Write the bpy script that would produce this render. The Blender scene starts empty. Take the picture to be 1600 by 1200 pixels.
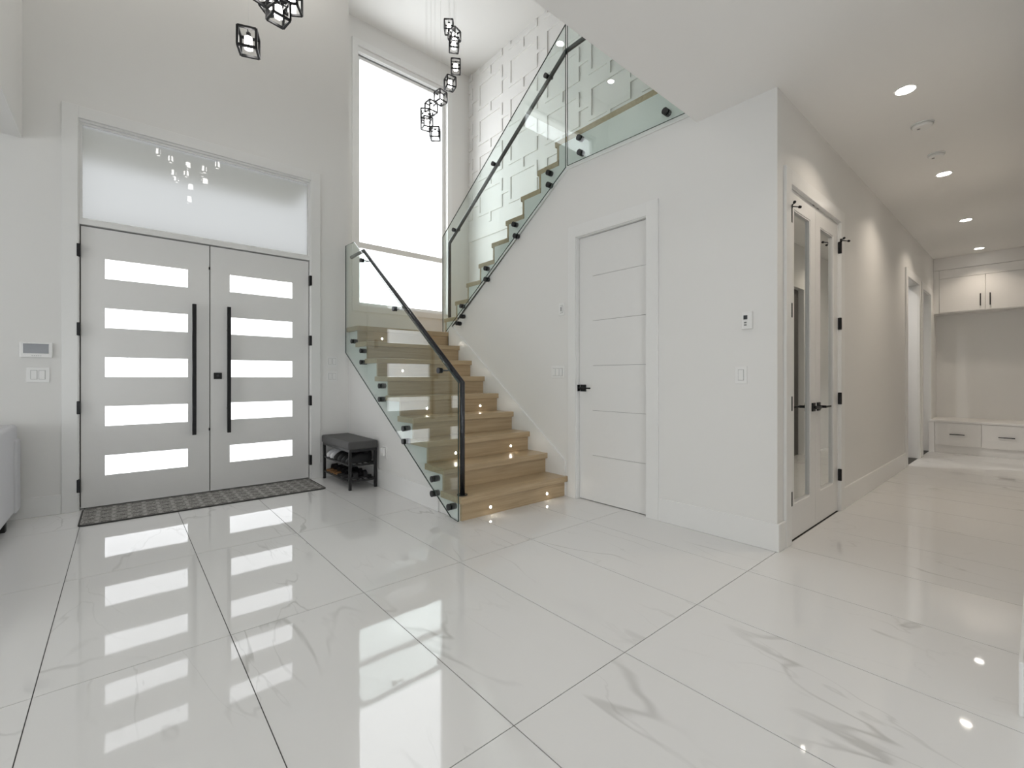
import bpy, bmesh, math, random
from mathutils import Vector, Matrix
random.seed(11)
S = bpy.context.scene
COL = S.collection
PI = math.pi

# ------------------------------------------------------------------ camera, world, exposure
H = 1.128
cam = bpy.data.cameras.new('camera'); camo = bpy.data.objects.new('camera', cam); COL.objects.link(camo)
cam.sensor_width = 36.0; cam.lens = 710.0 / 1600 * 36; cam.shift_y = -10.2 / 1600; cam.clip_start = 0.02
YAW = math.radians(49.3)                       # world X lies 49.3 degrees to the right of the view
camo.location = (0, 0, H)
_f = Vector((math.cos(YAW), math.sin(YAW), 0))
camo.rotation_euler = _f.to_track_quat('-Z', 'Y').to_euler()
S.camera = camo
S.view_settings.view_transform = 'Standard'; S.view_settings.look = 'None'
S.view_settings.gamma = 1; S.view_settings.use_curve_mapping = False
S.view_settings.exposure = 0.07
S.cycles.use_denoising = True
S.cycles.max_bounces = 14; S.cycles.diffuse_bounces = 7; S.cycles.glossy_bounces = 6
S.cycles.transmission_bounces = 8; S.cycles.transparent_max_bounces = 24
S.cycles.caustics_reflective = False; S.cycles.caustics_refractive = False
SKY = 4.5; PANE = 1.95; DOWN = 4.6
W = bpy.data.worlds.new('overcast'); S.world = W; W.use_nodes = True
bg = W.node_tree.nodes['Background']; bg.inputs[0].default_value = (0.955, 0.98, 1.0, 1); bg.inputs[1].default_value = SKY

def portal(loc, rot, sx, sy):
    l = bpy.data.lights.new('window_portal', 'AREA'); l.shape = 'RECTANGLE'; l.size = sx; l.size_y = sy
    l.cycles.is_portal = True
    o = bpy.data.objects.new('window_portal', l); COL.objects.link(o); o.location = loc; o.rotation_euler = rot
portal((3.31, 6.47, 4.02), (-PI / 2, 0, 0), 1.5, 3.7)          # stair window, facing -Y
portal((0.63, 5.46, 5.30), (-PI / 2, 0, 0), 1.75, 0.45)        # strip window over the entrance
portal((-6.11, 1.2, 1.25), (0, -PI / 2, 0), 2.1, 3.2)          # living room, facing +X
portal((-1.5, -5.11, 1.15), (PI / 2, 0, 0), 3.0, 2.1)          # behind the camera, facing +Y

# ------------------------------------------------------------------ materials
def nm(name):
    m = bpy.data.materials.new(name); m.use_nodes = True; nt = m.node_tree
    return m, nt, nt.nodes['Principled BSDF']
def plain(name, col, rough=0.5, metal=0.0, spec=0.5, bump=None, emit=None):
    m, nt, b = nm(name)
    b.inputs['Base Color'].default_value = (*col, 1); b.inputs['Roughness'].default_value = rough
    b.inputs['Metallic'].default_value = metal; b.inputs['Specular IOR Level'].default_value = spec
    if emit:
        b.inputs['Emission Color'].default_value = (*emit[:3], 1); b.inputs['Emission Strength'].default_value = emit[3]
    tc = nt.nodes.new('ShaderNodeTexCoord'); n = nt.nodes.new('ShaderNodeTexNoise')
    sc, st, dv = bump or (60, 0.02, 0.03)
    n.inputs['Scale'].default_value = sc; n.inputs['Detail'].default_value = 3
    nt.links.new(tc.outputs['Object'], n.inputs['Vector'])
    mx = nt.nodes.new('ShaderNodeMix'); mx.data_type = 'RGBA'; mx.blend_type = 'MULTIPLY'
    mx.inputs['Factor'].default_value = dv
    mx.inputs[6].default_value = (*col, 1)
    nt.links.new(n.outputs['Fac'], mx.inputs[7]); nt.links.new(mx.outputs[2], b.inputs['Base Color'])
    if st:
        bp = nt.nodes.new('ShaderNodeBump'); bp.inputs['Strength'].default_value = st; bp.inputs['Distance'].default_value = 0.002
        nt.links.new(n.outputs['Fac'], bp.inputs['Height']); nt.links.new(bp.outputs[0], b.inputs['Normal'])
    return m
M = {}
M['wall'] = plain('wall_paint', (0.80, 0.795, 0.78), 0.55, spec=0.3, bump=(220, 0.05, 0.02))
M['ceil'] = plain('ceiling_paint', (0.88, 0.87, 0.855), 0.7, spec=0.2, bump=(220, 0.05, 0.02))
M['trim'] = plain('trim_enamel', (0.82, 0.82, 0.81), 0.28, bump=(20, 0.0, 0.02))
M['door'] = plain('door_enamel', (0.80, 0.795, 0.785), 0.32, bump=(20, 0.0, 0.02))
M['cab'] = plain('cabinet_lacquer', (0.80, 0.785, 0.765), 0.35, bump=(20, 0.0, 0.02))
M['black'] = plain('matte_black_metal', (0.018, 0.018, 0.019), 0.38, 0.6, bump=(80, 0.0, 0.1))
M['standoff'] = plain('dark_anodised_metal', (0.035, 0.036, 0.037), 0.3, 0.7, bump=(80, 0.0, 0.1))
M['rail'] = plain('rail_black_metal', (0.06, 0.06, 0.066), 0.22, 0.8, bump=(80, 0.0, 0.1))
M['plastic'] = plain('white_plastic', (0.84, 0.84, 0.83), 0.3, bump=(40, 0.0, 0.02))
M['gap'] = plain('shadow_gap', (0.10, 0.10, 0.10), 0.8)
M['grout'] = plain('grey_grout', (0.07, 0.068, 0.064), 0.9, bump=(300, 0.1, 0.2))
M['screen'] = plain('dark_screen', (0.13, 0.14, 0.155), 0.12)
M['lcd'] = plain('small_lcd', (0.05, 0.055, 0.06), 0.2)
M['ink'] = plain('grey_print', (0.25, 0.25, 0.25), 0.6)
M['cushion'] = plain('bench_leatherette', (0.085, 0.083, 0.082), 0.55, bump=(260, 0.35, 0.3))
M['steel'] = plain('bench_frame_metal', (0.03, 0.03, 0.031), 0.35, 0.5)
M['sofa'] = plain('sofa_fabric', (0.71, 0.71, 0.735), 0.95, spec=0.1, bump=(420, 0.5, 0.25))
M['sofadark'] = plain('pillow_fabric', (0.30, 0.30, 0.31), 0.95, spec=0.1, bump=(420, 0.5, 0.25))
M['shoeblack'] = plain('black_shoe_mesh', (0.012, 0.012, 0.013), 0.6, bump=(500, 0.4, 0.3))
M['shoewhite'] = plain('white_shoe_leather', (0.72, 0.72, 0.74), 0.45)
M['brown'] = plain('brown_leather', (0.30, 0.15, 0.055), 0.5, bump=(200, 0.3, 0.3))
M['soleblack'] = plain('black_rubber', (0.02, 0.02, 0.02), 0.7)
M['bind'] = plain('mat_binding', (0.05, 0.048, 0.046), 0.9)
M['darkroom'] = plain('dim_panel', (0.12, 0.115, 0.11), 0.6)
M['soffit'] = plain('porch_soffit', (0.42, 0.40, 0.32), 0.8)
M['bulb'] = plain('lit_crystal', (1, 1, 1), 0.3, emit=(1.0, 0.97, 0.93, 14.0))
M['led'] = plain('lit_diffuser', (1, 1, 1), 0.4, emit=(1.0, 0.95, 0.88, 14.0))
M['stepled'] = plain('lit_step_led', (1, 1, 1), 0.4, emit=(1.0, 0.90, 0.76, 90.0))
M['pane'] = plain('frosted_lit_glass', (0.9, 0.9, 0.92), 0.35, emit=(0.95, 0.97, 1.0, PANE))

def thin_glass(name, tint, ior=1.5, rough=0.0):
    m = bpy.data.materials.new(name); m.use_nodes = True; nt = m.node_tree; nt.nodes.clear()
    o = nt.nodes.new('ShaderNodeOutputMaterial'); t = nt.nodes.new('ShaderNodeBsdfTransparent'); t.inputs[0].default_value = (*tint, 1)
    g = nt.nodes.new('ShaderNodeBsdfGlossy'); g.inputs['Roughness'].default_value = rough
    fr = nt.nodes.new('ShaderNodeFresnel'); fr.inputs['IOR'].default_value = ior
    # faces seen from behind would report total internal reflection: use 1/ior there
    geo = nt.nodes.new('ShaderNodeNewGeometry'); ma = nt.nodes.new('ShaderNodeMath'); ma.operation = 'MULTIPLY_ADD'
    ma.inputs[1].default_value = 1.0 / ior - ior; ma.inputs[2].default_value = ior
    nt.links.new(geo.outputs['Backfacing'], ma.inputs[0])
    mx = nt.nodes.new('ShaderNodeMixShader')
    ma2 = nt.nodes.new('ShaderNodeMath'); ma2.operation = 'MAXIMUM'; ma2.inputs[1].default_value = 1.0
    fr.inputs['IOR'].default_value = ior
    # Fresnel node already inverts the IOR on back faces, so feed the inverse there
    sel = nt.nodes.new('ShaderNodeMix'); sel.data_type = 'FLOAT'
    sel.inputs[2].default_value = ior; sel.inputs[3].default_value = 1.0 / ior
    nt.links.new(geo.outputs['Backfacing'], sel.inputs[0]); nt.links.new(sel.outputs[0], fr.inputs['IOR'])
    nt.nodes.remove(ma); nt.nodes.remove(ma2)
    nt.links.new(fr.outputs[0], mx.inputs[0]); nt.links.new(t.outputs[0], mx.inputs[1]); nt.links.new(g.outputs[0], mx.inputs[2])
    nt.links.new(mx.outputs[0], o.inputs[0])
    return m
M['glass'] = thin_glass('balustrade_glass', (0.935, 0.975, 0.96))
M['winglass'] = thin_glass('window_glass', (0.985, 0.99, 0.99), 1.3)
M['edge'] = plain('glass_edge', (0.035, 0.06, 0.055), 0.1)
m, nt, b = nm('silvered_mirror'); b.inputs['Base Color'].default_value = (0.80, 0.82, 0.80, 1); b.inputs['Metallic'].default_value = 1; b.inputs['Roughness'].default_value = 0.02
M['mirror'] = m
# frosted transom glass: rough see-through with a polished face
m = bpy.data.materials.new('transom_glass'); m.use_nodes = True; nt = m.node_tree; nt.nodes.clear()
o_ = nt.nodes.new('ShaderNodeOutputMaterial'); r_ = nt.nodes.new('ShaderNodeBsdfRefraction'); r_.inputs['IOR'].default_value = 1.25
r_.inputs['Roughness'].default_value = 0.46; r_.inputs[0].default_value = (0.21, 0.212, 0.21, 1)
tl_ = nt.nodes.new('ShaderNodeBsdfTranslucent'); tl_.inputs[0].default_value = (0.15, 0.152, 0.152, 1)
m1 = nt.nodes.new('ShaderNodeMixShader'); m1.inputs[0].default_value = 0.55
g_ = nt.nodes.new('ShaderNodeBsdfGlossy'); g_.inputs['Roughness'].default_value = 0.02
f_ = nt.nodes.new('ShaderNodeFresnel'); f_.inputs[0].default_value = 1.7
m2 = nt.nodes.new('ShaderNodeMixShader')
nt.links.new(r_.outputs[0], m1.inputs[1]); nt.links.new(tl_.outputs[0], m1.inputs[2]); nt.links.new(f_.outputs[0], m2.inputs[0])
nt.links.new(m1.outputs[0], m2.inputs[1]); nt.links.new(g_.outputs[0], m2.inputs[2]); nt.links.new(m2.outputs[0], o_.inputs[0])
M['transom'] = m

def wood(name, dark, light, axis=0):
    m, nt, b = nm(name)
    geo = nt.nodes.new('ShaderNodeNewGeometry'); oi = nt.nodes.new('ShaderNodeObjectInfo')
    mp = nt.nodes.new('ShaderNodeMapping'); sc = [26, 26, 26]; sc[axis] = 1.3; mp.inputs['Scale'].default_value = sc
    ad = nt.nodes.new('ShaderNodeVectorMath'); ad.operation = 'ADD'
    ml = nt.nodes.new('ShaderNodeMath'); ml.operation = 'MULTIPLY'; ml.inputs[1].default_value = 37.0
    nt.links.new(oi.outputs['Random'], ml.inputs[0])
    nt.links.new(geo.outputs['Position'], ad.inputs[0]); nt.links.new(ml.outputs[0], ad.inputs[1]); nt.links.new(ad.outputs[0], mp.inputs['Vector'])
    n = nt.nodes.new('ShaderNodeTexNoise'); n.inputs['Scale'].default_value = 1.6; n.inputs['Detail'].default_value = 6; n.inputs['Distortion'].default_value = 0.8
    nt.links.new(mp.outputs[0], n.inputs['Vector'])
    cr = nt.nodes.new('ShaderNodeValToRGB'); cr.color_ramp.elements[0].position = 0.3; cr.color_ramp.elements[1].position = 0.72
    cr.color_ramp.elements[0].color = (*dark, 1); cr.color_ramp.elements[1].color = (*light, 1)
    nt.links.new(n.outputs['Fac'], cr.inputs[0]); nt.links.new(cr.outputs[0], b.inputs['Base Color'])
    b.inputs['Roughness'].default_value = 0.3
    bp = nt.nodes.new('ShaderNodeBump'); bp.inputs['Strength'].default_value = 0.05; bp.inputs['Distance'].default_value = 0.001
    nt.links.new(n.outputs['Fac'], bp.inputs['Height']); nt.links.new(bp.outputs[0], b.inputs['Normal'])
    return m
M['oak'] = wood('pale_oak', (0.40, 0.295, 0.175), (0.53, 0.405, 0.255), 0)

def marble():
    m, nt, b = nm('polished_marble_tile'); L = nt.links.new; N = nt.nodes.new
    geo = N('ShaderNodeNewGeometry'); oi = N('ShaderNodeObjectInfo')
    ml = N('ShaderNodeMath'); ml.operation = 'MULTIPLY'; ml.inputs[1].default_value = 53.0; L(oi.outputs['Random'], ml.inputs[0])
    ad = N('ShaderNodeVectorMath'); ad.operation = 'ADD'; L(geo.outputs['Position'], ad.inputs[0]); L(ml.outputs[0], ad.inputs[1])
    mp = N('ShaderNodeMapping'); mp.inputs['Rotation'].default_value = (0, 0, 0.35); mp.inputs['Scale'].default_value = (1.55, 0.50, 1); L(ad.outputs[0], mp.inputs['Vector'])
    def vein(scale, width, dist, off):
        n = N('ShaderNodeTexNoise'); n.inputs['Scale'].default_value = scale; n.inputs['Detail'].default_value = 4.5; n.inputs['Roughness'].default_value = 0.48
        n.inputs['Distortion'].default_value = dist
        a0 = N('ShaderNodeVectorMath'); a0.operation = 'ADD'; a0.inputs[1].default_value = (off, off * 1.7, 0); L(mp.outputs[0], a0.inputs[0]); L(a0.outputs[0], n.inputs['Vector'])
        s = N('ShaderNodeMath'); s.operation = 'SUBTRACT'; s.inputs[1].default_value = 0.5; L(n.outputs['Fac'], s.inputs[0])
        a = N('ShaderNodeMath'); a.operation = 'ABSOLUTE'; L(s.outputs[0], a.inputs[0])
        r = N('ShaderNodeMapRange'); r.inputs[1].default_value = 0; r.inputs[2].default_value = width; r.inputs[3].default_value = 1; r.inputs[4].default_value = 0
        r.interpolation_type = 'SMOOTHSTEP'; L(a.outputs[0], r.inputs[0]); return r
    v1 = vein(0.95, 0.0095, 0.5, 0.0); v2 = vein(1.8, 0.008, 0.6, 9.3)
    mk = N('ShaderNodeTexNoise'); mk.inputs['Scale'].default_value = 1.5; mk.inputs['Detail'].default_value = 2; L(ad.outputs[0], mk.inputs['Vector'])
    mr = N('ShaderNodeMapRange'); mr.inputs[1].default_value = 0.47; mr.inputs[2].default_value = 0.68; L(mk.outputs['Fac'], mr.inputs[0])
    p1 = N('ShaderNodeMath'); p1.operation = 'MULTIPLY'; L(v1.outputs[0], p1.inputs[0]); L(mr.outputs[0], p1.inputs[1])
    p2 = N('ShaderNodeMath'); p2.operation = 'MULTIPLY_ADD'; p2.inputs[1].default_value = 0.0; L(v2.outputs[0], p2.inputs[0]); L(p1.outputs[0], p2.inputs[2])
    p3 = N('ShaderNodeMath'); p3.operation = 'MULTIPLY'; L(v2.outputs[0], p3.inputs[0]); L(mr.outputs[0], p3.inputs[1])
    p4 = N('ShaderNodeMath'); p4.operation = 'MULTIPLY_ADD'; p4.inputs[1].default_value = 0.45; L(p3.outputs[0], p4.inputs[0]); L(p1.outputs[0], p4.inputs[2]); p4.use_clamp = True
    p5 = N('ShaderNodeMath'); p5.operation = 'MULTIPLY'; p5.inputs[1].default_value = 0.55; L(p4.outputs[0], p5.inputs[0])
    mx = N('ShaderNodeMix'); mx.data_type = 'RGBA'; mx.inputs[6].default_value = (0.755, 0.752, 0.745, 1); mx.inputs[7].default_value = (0.40, 0.395, 0.38, 1)
    L(p5.outputs[0], mx.inputs[0]); L(mx.outputs[2], b.inputs['Base Color'])
    b.inputs['Roughness'].default_value = 0.035; b.inputs['IOR'].default_value = 1.55
    wv = N('ShaderNodeTexNoise'); wv.inputs['Scale'].default_value = 9; wv.inputs['Detail'].default_value = 1; L(geo.outputs['Position'], wv.inputs['Vector'])
    bp = N('ShaderNodeBump'); bp.inputs['Strength'].default_value = 0.10; bp.inputs['Distance'].default_value = 0.0012; L(wv.outputs['Fac'], bp.inputs['Height']); L(bp.outputs[0], b.inputs['Normal'])
    return m
M['tile'] = marble()

def matweave():
    m, nt, b = nm('basket_weave_mat'); L = nt.links.new; N = nt.nodes.new
    tc = N('ShaderNodeTexCoord'); sp = N('ShaderNodeSeparateXYZ'); L(tc.outputs['Object'], sp.inputs[0])
    def frac(out, period, off):
        a = N('ShaderNodeMath'); a.operation = 'ADD'; a.inputs[1].default_value = off + 50 * period; L(out, a.inputs[0])
        d = N('ShaderNodeMath'); d.operation = 'DIVIDE'; d.inputs[1].default_value = period; L(a.outputs[0], d.inputs[0])
        f = N('ShaderNodeMath'); f.operation = 'FRACT'; L(d.outputs[0], f.inputs[0]); return f.outputs[0]
    def less(o, v):
        a = N('ShaderNodeMath'); a.operation = 'LESS_THAN'; a.inputs[1].default_value = v; L(o, a.inputs[0]); return a.outputs[0]
    def mul(a, c):
        x = N('ShaderNodeMath'); x.operation = 'MULTIPLY'; L(a, x.inputs[0]); L(c, x.inputs[1]); return x.outputs[0]
    fx = frac(sp.outputs[0], 0.098, 0.0); fy = frac(sp.outputs[1], 0.125, 0.0)
    fx2 = frac(sp.outputs[0], 0.098, 0.03); fy2 = frac(sp.outputs[1], 0.125, 0.035)
    dark = mul(less(fx, 0.62), less(fy, 0.12)); light = mul(less(fx2, 0.22), less(fy2, 0.62))
    no = N('ShaderNodeTexNoise'); no.inputs['Scale'].default_value = 140; no.inputs['Detail'].default_value = 2; L(tc.outputs['Object'], no.inputs['Vector'])
    cr = N('ShaderNodeValToRGB'); cr.color_ramp.elements[0].position = 0.36; cr.color_ramp.elements[1].position = 0.64
    cr.color_ramp.elements[0].color = (0.11, 0.105, 0.10, 1); cr.color_ramp.elements[1].color = (0.38, 0.37, 0.35, 1); L(no.outputs['Fac'], cr.inputs[0])
    m1 = N('ShaderNodeMix'); m1.data_type = 'RGBA'; L(light, m1.inputs[0]); L(cr.outputs[0], m1.inputs[6]); m1.inputs[7].default_value = (0.34, 0.33, 0.31, 1)
    m2 = N('ShaderNodeMix'); m2.data_type = 'RGBA'; L(dark, m2.inputs[0]); L(m1.outputs[2], m2.inputs[6]); m2.inputs[7].default_value = (0.06, 0.056, 0.052, 1)
    L(m2.outputs[2], b.inputs['Base Color']); b.inputs['Roughness'].default_value = 0.95; b.inputs['Specular IOR Level'].default_value = 0.1
    bp = N('ShaderNodeBump'); bp.inputs['Strength'].default_value = 0.5; bp.inputs['Distance'].default_value = 0.003; L(no.outputs['Fac'], bp.inputs['Height']); L(bp.outputs[0], b.inputs['Normal'])
    return m
M['mat'] = matweave()

# ------------------------------------------------------------------ mesh helpers
def NB(): return bmesh.new()
def box(bm, x0, x1, y0, y1, z0, z1, mi=0):
    vs = [bm.verts.new((x, y, z)) for z in (z0, z1) for y in (y0, y1) for x in (x0, x1)]
    fs = []
    for f in ((0, 2, 3, 1), (4, 5, 7, 6), (0, 1, 5, 4), (2, 6, 7, 3), (0, 4, 6, 2), (1, 3, 7, 5)):
        fc = bm.faces.new([vs[i] for i in f]); fc.material_index = mi; fs.append(fc)
    return fs
def prism(bm, pts, a0, a1, axis='X', cap_mi=0, side_mi=0):
    """polygon pts extruded from a0 to a1; axis X: pts are (y, z); axis Y: (x, z); axis Z: (x, y)"""
    def v(p, a):
        return {'X': (a, p[0], p[1]), 'Y': (p[0], a, p[1]), 'Z': (p[0], p[1], a)}[axis]
    A = [bm.verts.new(v(p, a0)) for p in pts]; B = [bm.verts.new(v(p, a1)) for p in pts]
    n = len(pts)
    f = bm.faces.new(A); f.material_index = cap_mi
    f = bm.faces.new(B[::-1]); f.material_index = cap_mi
    for i in range(n):
        f = bm.faces.new((A[i], B[i], B[(i + 1) % n], A[(i + 1) % n])); f.material_index = side_mi
    bmesh.ops.recalc_face_normals(bm, faces=bm.faces[:])
def cyl(bm, p0, p1, r, seg=16, r2=None, mi=0, smooth=True):
    p0, p1 = Vector(p0), Vector(p1); d = (p1 - p0); r2 = r if r2 is None else r2
    q = d.to_track_quat('Z', 'Y'); A = []; B = []
    for i in range(seg):
        a = 2 * PI * i / seg; e = Vector((math.cos(a), math.sin(a), 0))
        A.append(bm.verts.new(p0 + q @ (e * r))); B.append(bm.verts.new(p1 + q @ (e * r2)))
    for i in range(seg):
        f = bm.faces.new((A[i], A[(i + 1) % seg], B[(i + 1) % seg], B[i])); f.smooth = smooth; f.material_index = mi
    bm.faces.new(A[::-1]).material_index = mi; bm.faces.new(B).material_index = mi
def sweep(bm, pts, r, seg=12, square=False):
    P = [Vector(p) for p in pts]; rings = []
    up = Vector((0, 0, 1)); t0 = (P[1] - P[0]).normalized()
    nrm = t0.orthogonal().normalized()
    if abs(t0.z) < 0.95: nrm = t0.cross(up).normalized()
    prev = t0
    for i, p in enumerate(P):
        tin = (P[i] - P[i - 1]).normalized() if i else (P[1] - P[0]).normalized()
        tout = (P[i + 1] - P[i]).normalized() if i < len(P) - 1 else tin
        t = (tin + tout).normalized()
        rot = prev.rotation_difference(t); nrm = rot @ nrm; nrm = (nrm - t * nrm.dot(t)).normalized(); prev = t
        bn = t.cross(nrm); k = 1.0 / max(0.5, t.dot(tin))
        axis = tin.cross(tout)
        ring = []
        for j in range(seg):
            a = 2 * PI * (j + (0.5 if square else 0)) / seg; rr = r * (1.414 if square else 1)
            e = nrm * math.cos(a) * rr + bn * math.sin(a) * rr
            if axis.length > 1e-4:                      # mitre stretch in the bend plane
                side = axis.normalized().cross(t).normalized(); c = e.dot(side); e = e + side * c * (k - 1)
            ring.append(bm.verts.new(p + e))
        rings.append(ring)
    for A, B in zip(rings, rings[1:]):
        for j in range(seg):
            f = bm.faces.new((A[j], A[(j + 1) % seg], B[(j + 1) % seg], B[j])); f.smooth = not square
    bm.faces.new(rings[0][::-1]); bm.faces.new(rings[-1])
    bmesh.ops.recalc_face_normals(bm, faces=bm.faces[:])
def bevel(bm, w, seg=2):
    bmesh.ops.bevel(bm, geom=[e for e in bm.edges], offset=w, segments=seg, affect='EDGES', profile=0.5, clamp_overlap=True)
def wloc(o):
    l = Vector(o.location)
    while o.parent: o = o.parent; l += o.location
    return l
def obj(name, bm, mat, parent=None, world=True, loc=None, smooth=None):
    """link bm as ONE mesh object; world=True: coordinates are world coordinates"""
    if world:
        if parent is None and loc is None:
            xs = [v.co for v in bm.verts]
            loc = Vector(((min(c.x for c in xs) + max(c.x for c in xs)) / 2, (min(c.y for c in xs) + max(c.y for c in xs)) / 2, min(c.z for c in xs)))
            off = -loc
        else:
            off = -wloc(parent) if parent else Vector((0, 0, 0))
            if loc is not None: off = off - Vector(loc)
        bmesh.ops.translate(bm, verts=bm.verts[:], vec=off)
    me = bpy.data.meshes.new(name); bm.to_mesh(me); bm.free()
    for mm in (mat if isinstance(mat, (list, tuple)) else [mat]): me.materials.append(M[mm] if isinstance(mm, str) else mm)
    if smooth: 
        for p in me.polygons: p.use_smooth = True
    o = bpy.data.objects.new(name, me); COL.objects.link(o)
    if parent: o.parent = parent
    if loc is not None: o.location = loc
    return o
def tag(o, label, cat=None, group=None, kind=None):
    o['label'] = label
    if cat: o['category'] = cat
    if group: o['group'] = group
    if kind: o['kind'] = kind
    return o
def thing(name, loc, label, cat, group=None, kind=None, rotz=0):
    e = bpy.data.objects.new(name, None); e.empty_display_size = 0.1; COL.objects.link(e)
    e.location = loc; e.rotation_euler = (0, 0, rotz)
    return tag(e, label, cat, group, kind)
def copy_tree(o, parent=None):
    c = o.copy(); COL.objects.link(c); c.parent = parent
    for ch in list(o.children): copy_tree(ch, c)
    return c
def boxo(name, b, mat, parent=None, bev=0, seg=2):
    bm = NB(); box(bm, *b)
    if bev: bevel(bm, bev, seg)
    return obj(name, bm, mat, parent)
def wall(name, axis, p0, p1, u0, u1, z0, z1, holes, label, mat='wall'):
    """axis X: wall between x=p0..p1 running along Y; holes = (u0,u1,z0,z1)"""
    us = sorted({u0, u1, *[h[0] for h in holes], *[h[1] for h in holes]}); zs = sorted({z0, z1, *[h[2] for h in holes], *[h[3] for h in holes]})
    us = [u for u in us if u0 <= u <= u1]; zs = [z for z in zs if z0 <= z <= z1]
    bm = NB()
    def inh(ua, ub, za, zb):
        return any(h[0] <= ua and ub <= h[1] and h[2] <= za and zb <= h[3] for h in holes)
    for ua, ub in zip(us, us[1:]):
        run = None
        for za, zb in zip(zs, zs[1:]):
            if inh(ua, ub, za, zb):
                if run: (box(bm, p0, p1, ua, ub, *run) if axis == 'X' else box(bm, ua, ub, p0, p1, *run)); run = None
            else: run = (run[0], zb) if run else (za, zb)
        if run: (box(bm, p0, p1, ua, ub, *run) if axis == 'X' else box(bm, ua, ub, p0, p1, *run))
    bmesh.ops.remove_doubles(bm, verts=bm.verts[:], dist=1e-5)
    # drop interior faces between abutting boxes
    seen = {}
    for f in bm.faces: seen.setdefault(tuple(sorted(v.index for v in f.verts)), []).append(f)
    bm.verts.index_update(); seen = {}
    for f in bm.faces: seen.setdefault(tuple(sorted(v.index for v in f.verts)), []).append(f)
    bmesh.ops.delete(bm, geom=[f for fs in seen.values() if len(fs) > 1 for f in fs], context='FACES_ONLY')
    o = obj(name, bm, mat); tag(o, label, 'wall', kind='structure'); return o
def structure(o, label, cat): return tag(o, label, cat, kind='structure')

# ------------------------------------------------------------------ dimensions
YF = 5.30          # entrance wall
XU = 2.03          # side wall under the lower flight
XC = 3.22          # wall with the storage door / side of the upper flight
XA = 4.50          # accent wall
YW = 6.35          # stair window wall
YH = 1.11          # hall wall with mirrored doors
YR = 0.035         # right-hand hall wall
ZC = 3.01          # ground floor ceiling
ZU = 3.42          # upper floor
ZT = 6.25          # foyer ceiling
YE = 1.65          # edge of the ground floor ceiling
XM = 10.15          # end of the hall
RISE = 0.19

# ------------------------------------------------------------------ floor with single tiles
fl = boxo('floor', (-6.1, 10.4, -5.1, 6.5, -0.14, -0.003), 'grout'); structure(fl, 'polished white marble tile floor through entrance and hall', 'floor')
TX, TY, X0, Y0 = 0.6015, 1.2, -0.238, 1.112
bm = NB(); g = 0.0017
box(bm, g, TX - g, g, TY - g, -0.003, 0.0)
for e in list(bm.edges): pass
tme = None; tiles = 0
for k in range(-10, 18):
    for mrow in range(-6, 4):
        x, y = X0 + k * TX, Y0 + mrow * TY
        if x > 2.3 and mrow < -1: continue
        if x > 3.3 and mrow >= 0: continue
        if x > 2.1 and y > 3.2: continue
        if x > 10.2 or x < -6.3: continue
        if tme is None:
            t = obj('floor_tile', bm, 'tile', fl, world=False); tme = t.data
        else:
            t = bpy.data.objects.new('floor_tile', tme); COL.objects.link(t); t.parent = fl
        t.location = Vector((x, y, 0)) - fl.location; tiles += 1

# ------------------------------------------------------------------ walls and ceilings
wall('wall_front', 'Y', YF, YF + 0.15, -6.1, XU - 0.12, 0, ZT, [(-0.29, 1.61, 0, 3.33), (-0.25, 1.50, 5.08, 5.52)], 'tall white entrance wall around the double front door')
wall('wall_stairwell_left', 'X', XU - 0.12, XU, YF, YW + 0.15, 0, ZT, [], 'white end wall of the stair landing beside the entrance')
wall('wall_window', 'Y', YW, YW + 0.15, XU, XA + 0.12, 0, ZT, [(2.56, 4.06, 2.16, 5.87)], 'white wall around the tall stair window')
acc = wall('wall_accent', 'X', XA, XA + 0.12, YE, YW, 0, ZT, [], 'white panelled accent wall behind the upper stair flight', 'wall')
wall('wall_upper_side', 'X', XA, XA + 0.12, -4.1, YE, ZU, ZT, [], 'upper hall side wall beyond the stairs')
wall('wall_living', 'X', -6.25, -6.1, -5.1, YF + 0.15, 0, 3.3, [(-0.4, 2.8, 0.2, 2.3)], 'white outer wall of the living room with wide window')
wall('wall_back', 'Y', -5.25, -5.1, -6.25, 2.4, 0, 3.3, [(-3.0, 0.0, 0.1, 2.2)], 'white outer wall behind the open living space')
wall('wall_hall_right', 'Y', YR - 0.12, YR, 2.28, XM + 0.12, 0, ZC, [(6.80, 7.52, 0, 2.40)], 'white right-hand wall of the hall at picture edge')
wall('wall_right', 'X', 2.28, 2.40, -5.1, YR - 0.12, 0, ZC, [], 'white wall turning away from the hall corner')
wall('wall_hall_left', 'Y', YH, YH + 0.12, XC + 0.12, XM + 0.12, 0, ZC, [(3.425, 4.605, 0, 2.44), (7.56, 8.42, 0, 2.42), (8.72, 9.42, 0, 2.40)], 'white left hall wall with mirrored doors and two doorways')
wall('wall_hall_end', 'X', XM, XM + 0.12, YR, YH, 0, ZC, [], 'white end wall of the hall behind the mudroom cabinets')
wall('wall_upper_left', 'X', -0.72, -0.60, -4.1, YF, 3.04, ZT, [], 'white upper wall dropping down over the living room opening')
wall('wall_upper_back', 'Y', -4.22, -4.1, -0.72, XA + 0.12, ZU, ZT, [], 'upper floor back wall above the camera')
c1 = boxo('ceiling', (-0.60, XM + 0.12, -5.1, YE, ZC, ZU), 'ceil'); structure(c1, 'flat white ground floor ceiling with recessed lights', 'ceiling')
c2 = boxo('ceiling', (-6.1, -0.72, -5.1, YF, 3.04, 3.2), 'ceil'); structure(c2, 'living room ceiling edge at upper left', 'ceiling')
c3 = boxo('ceiling', (-0.72, XA + 0.12, -4.22, YW + 0.15, ZT, ZT + 0.1), 'wall'); structure(c3, 'high white ceiling over the stairwell', 'ceiling')
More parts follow.
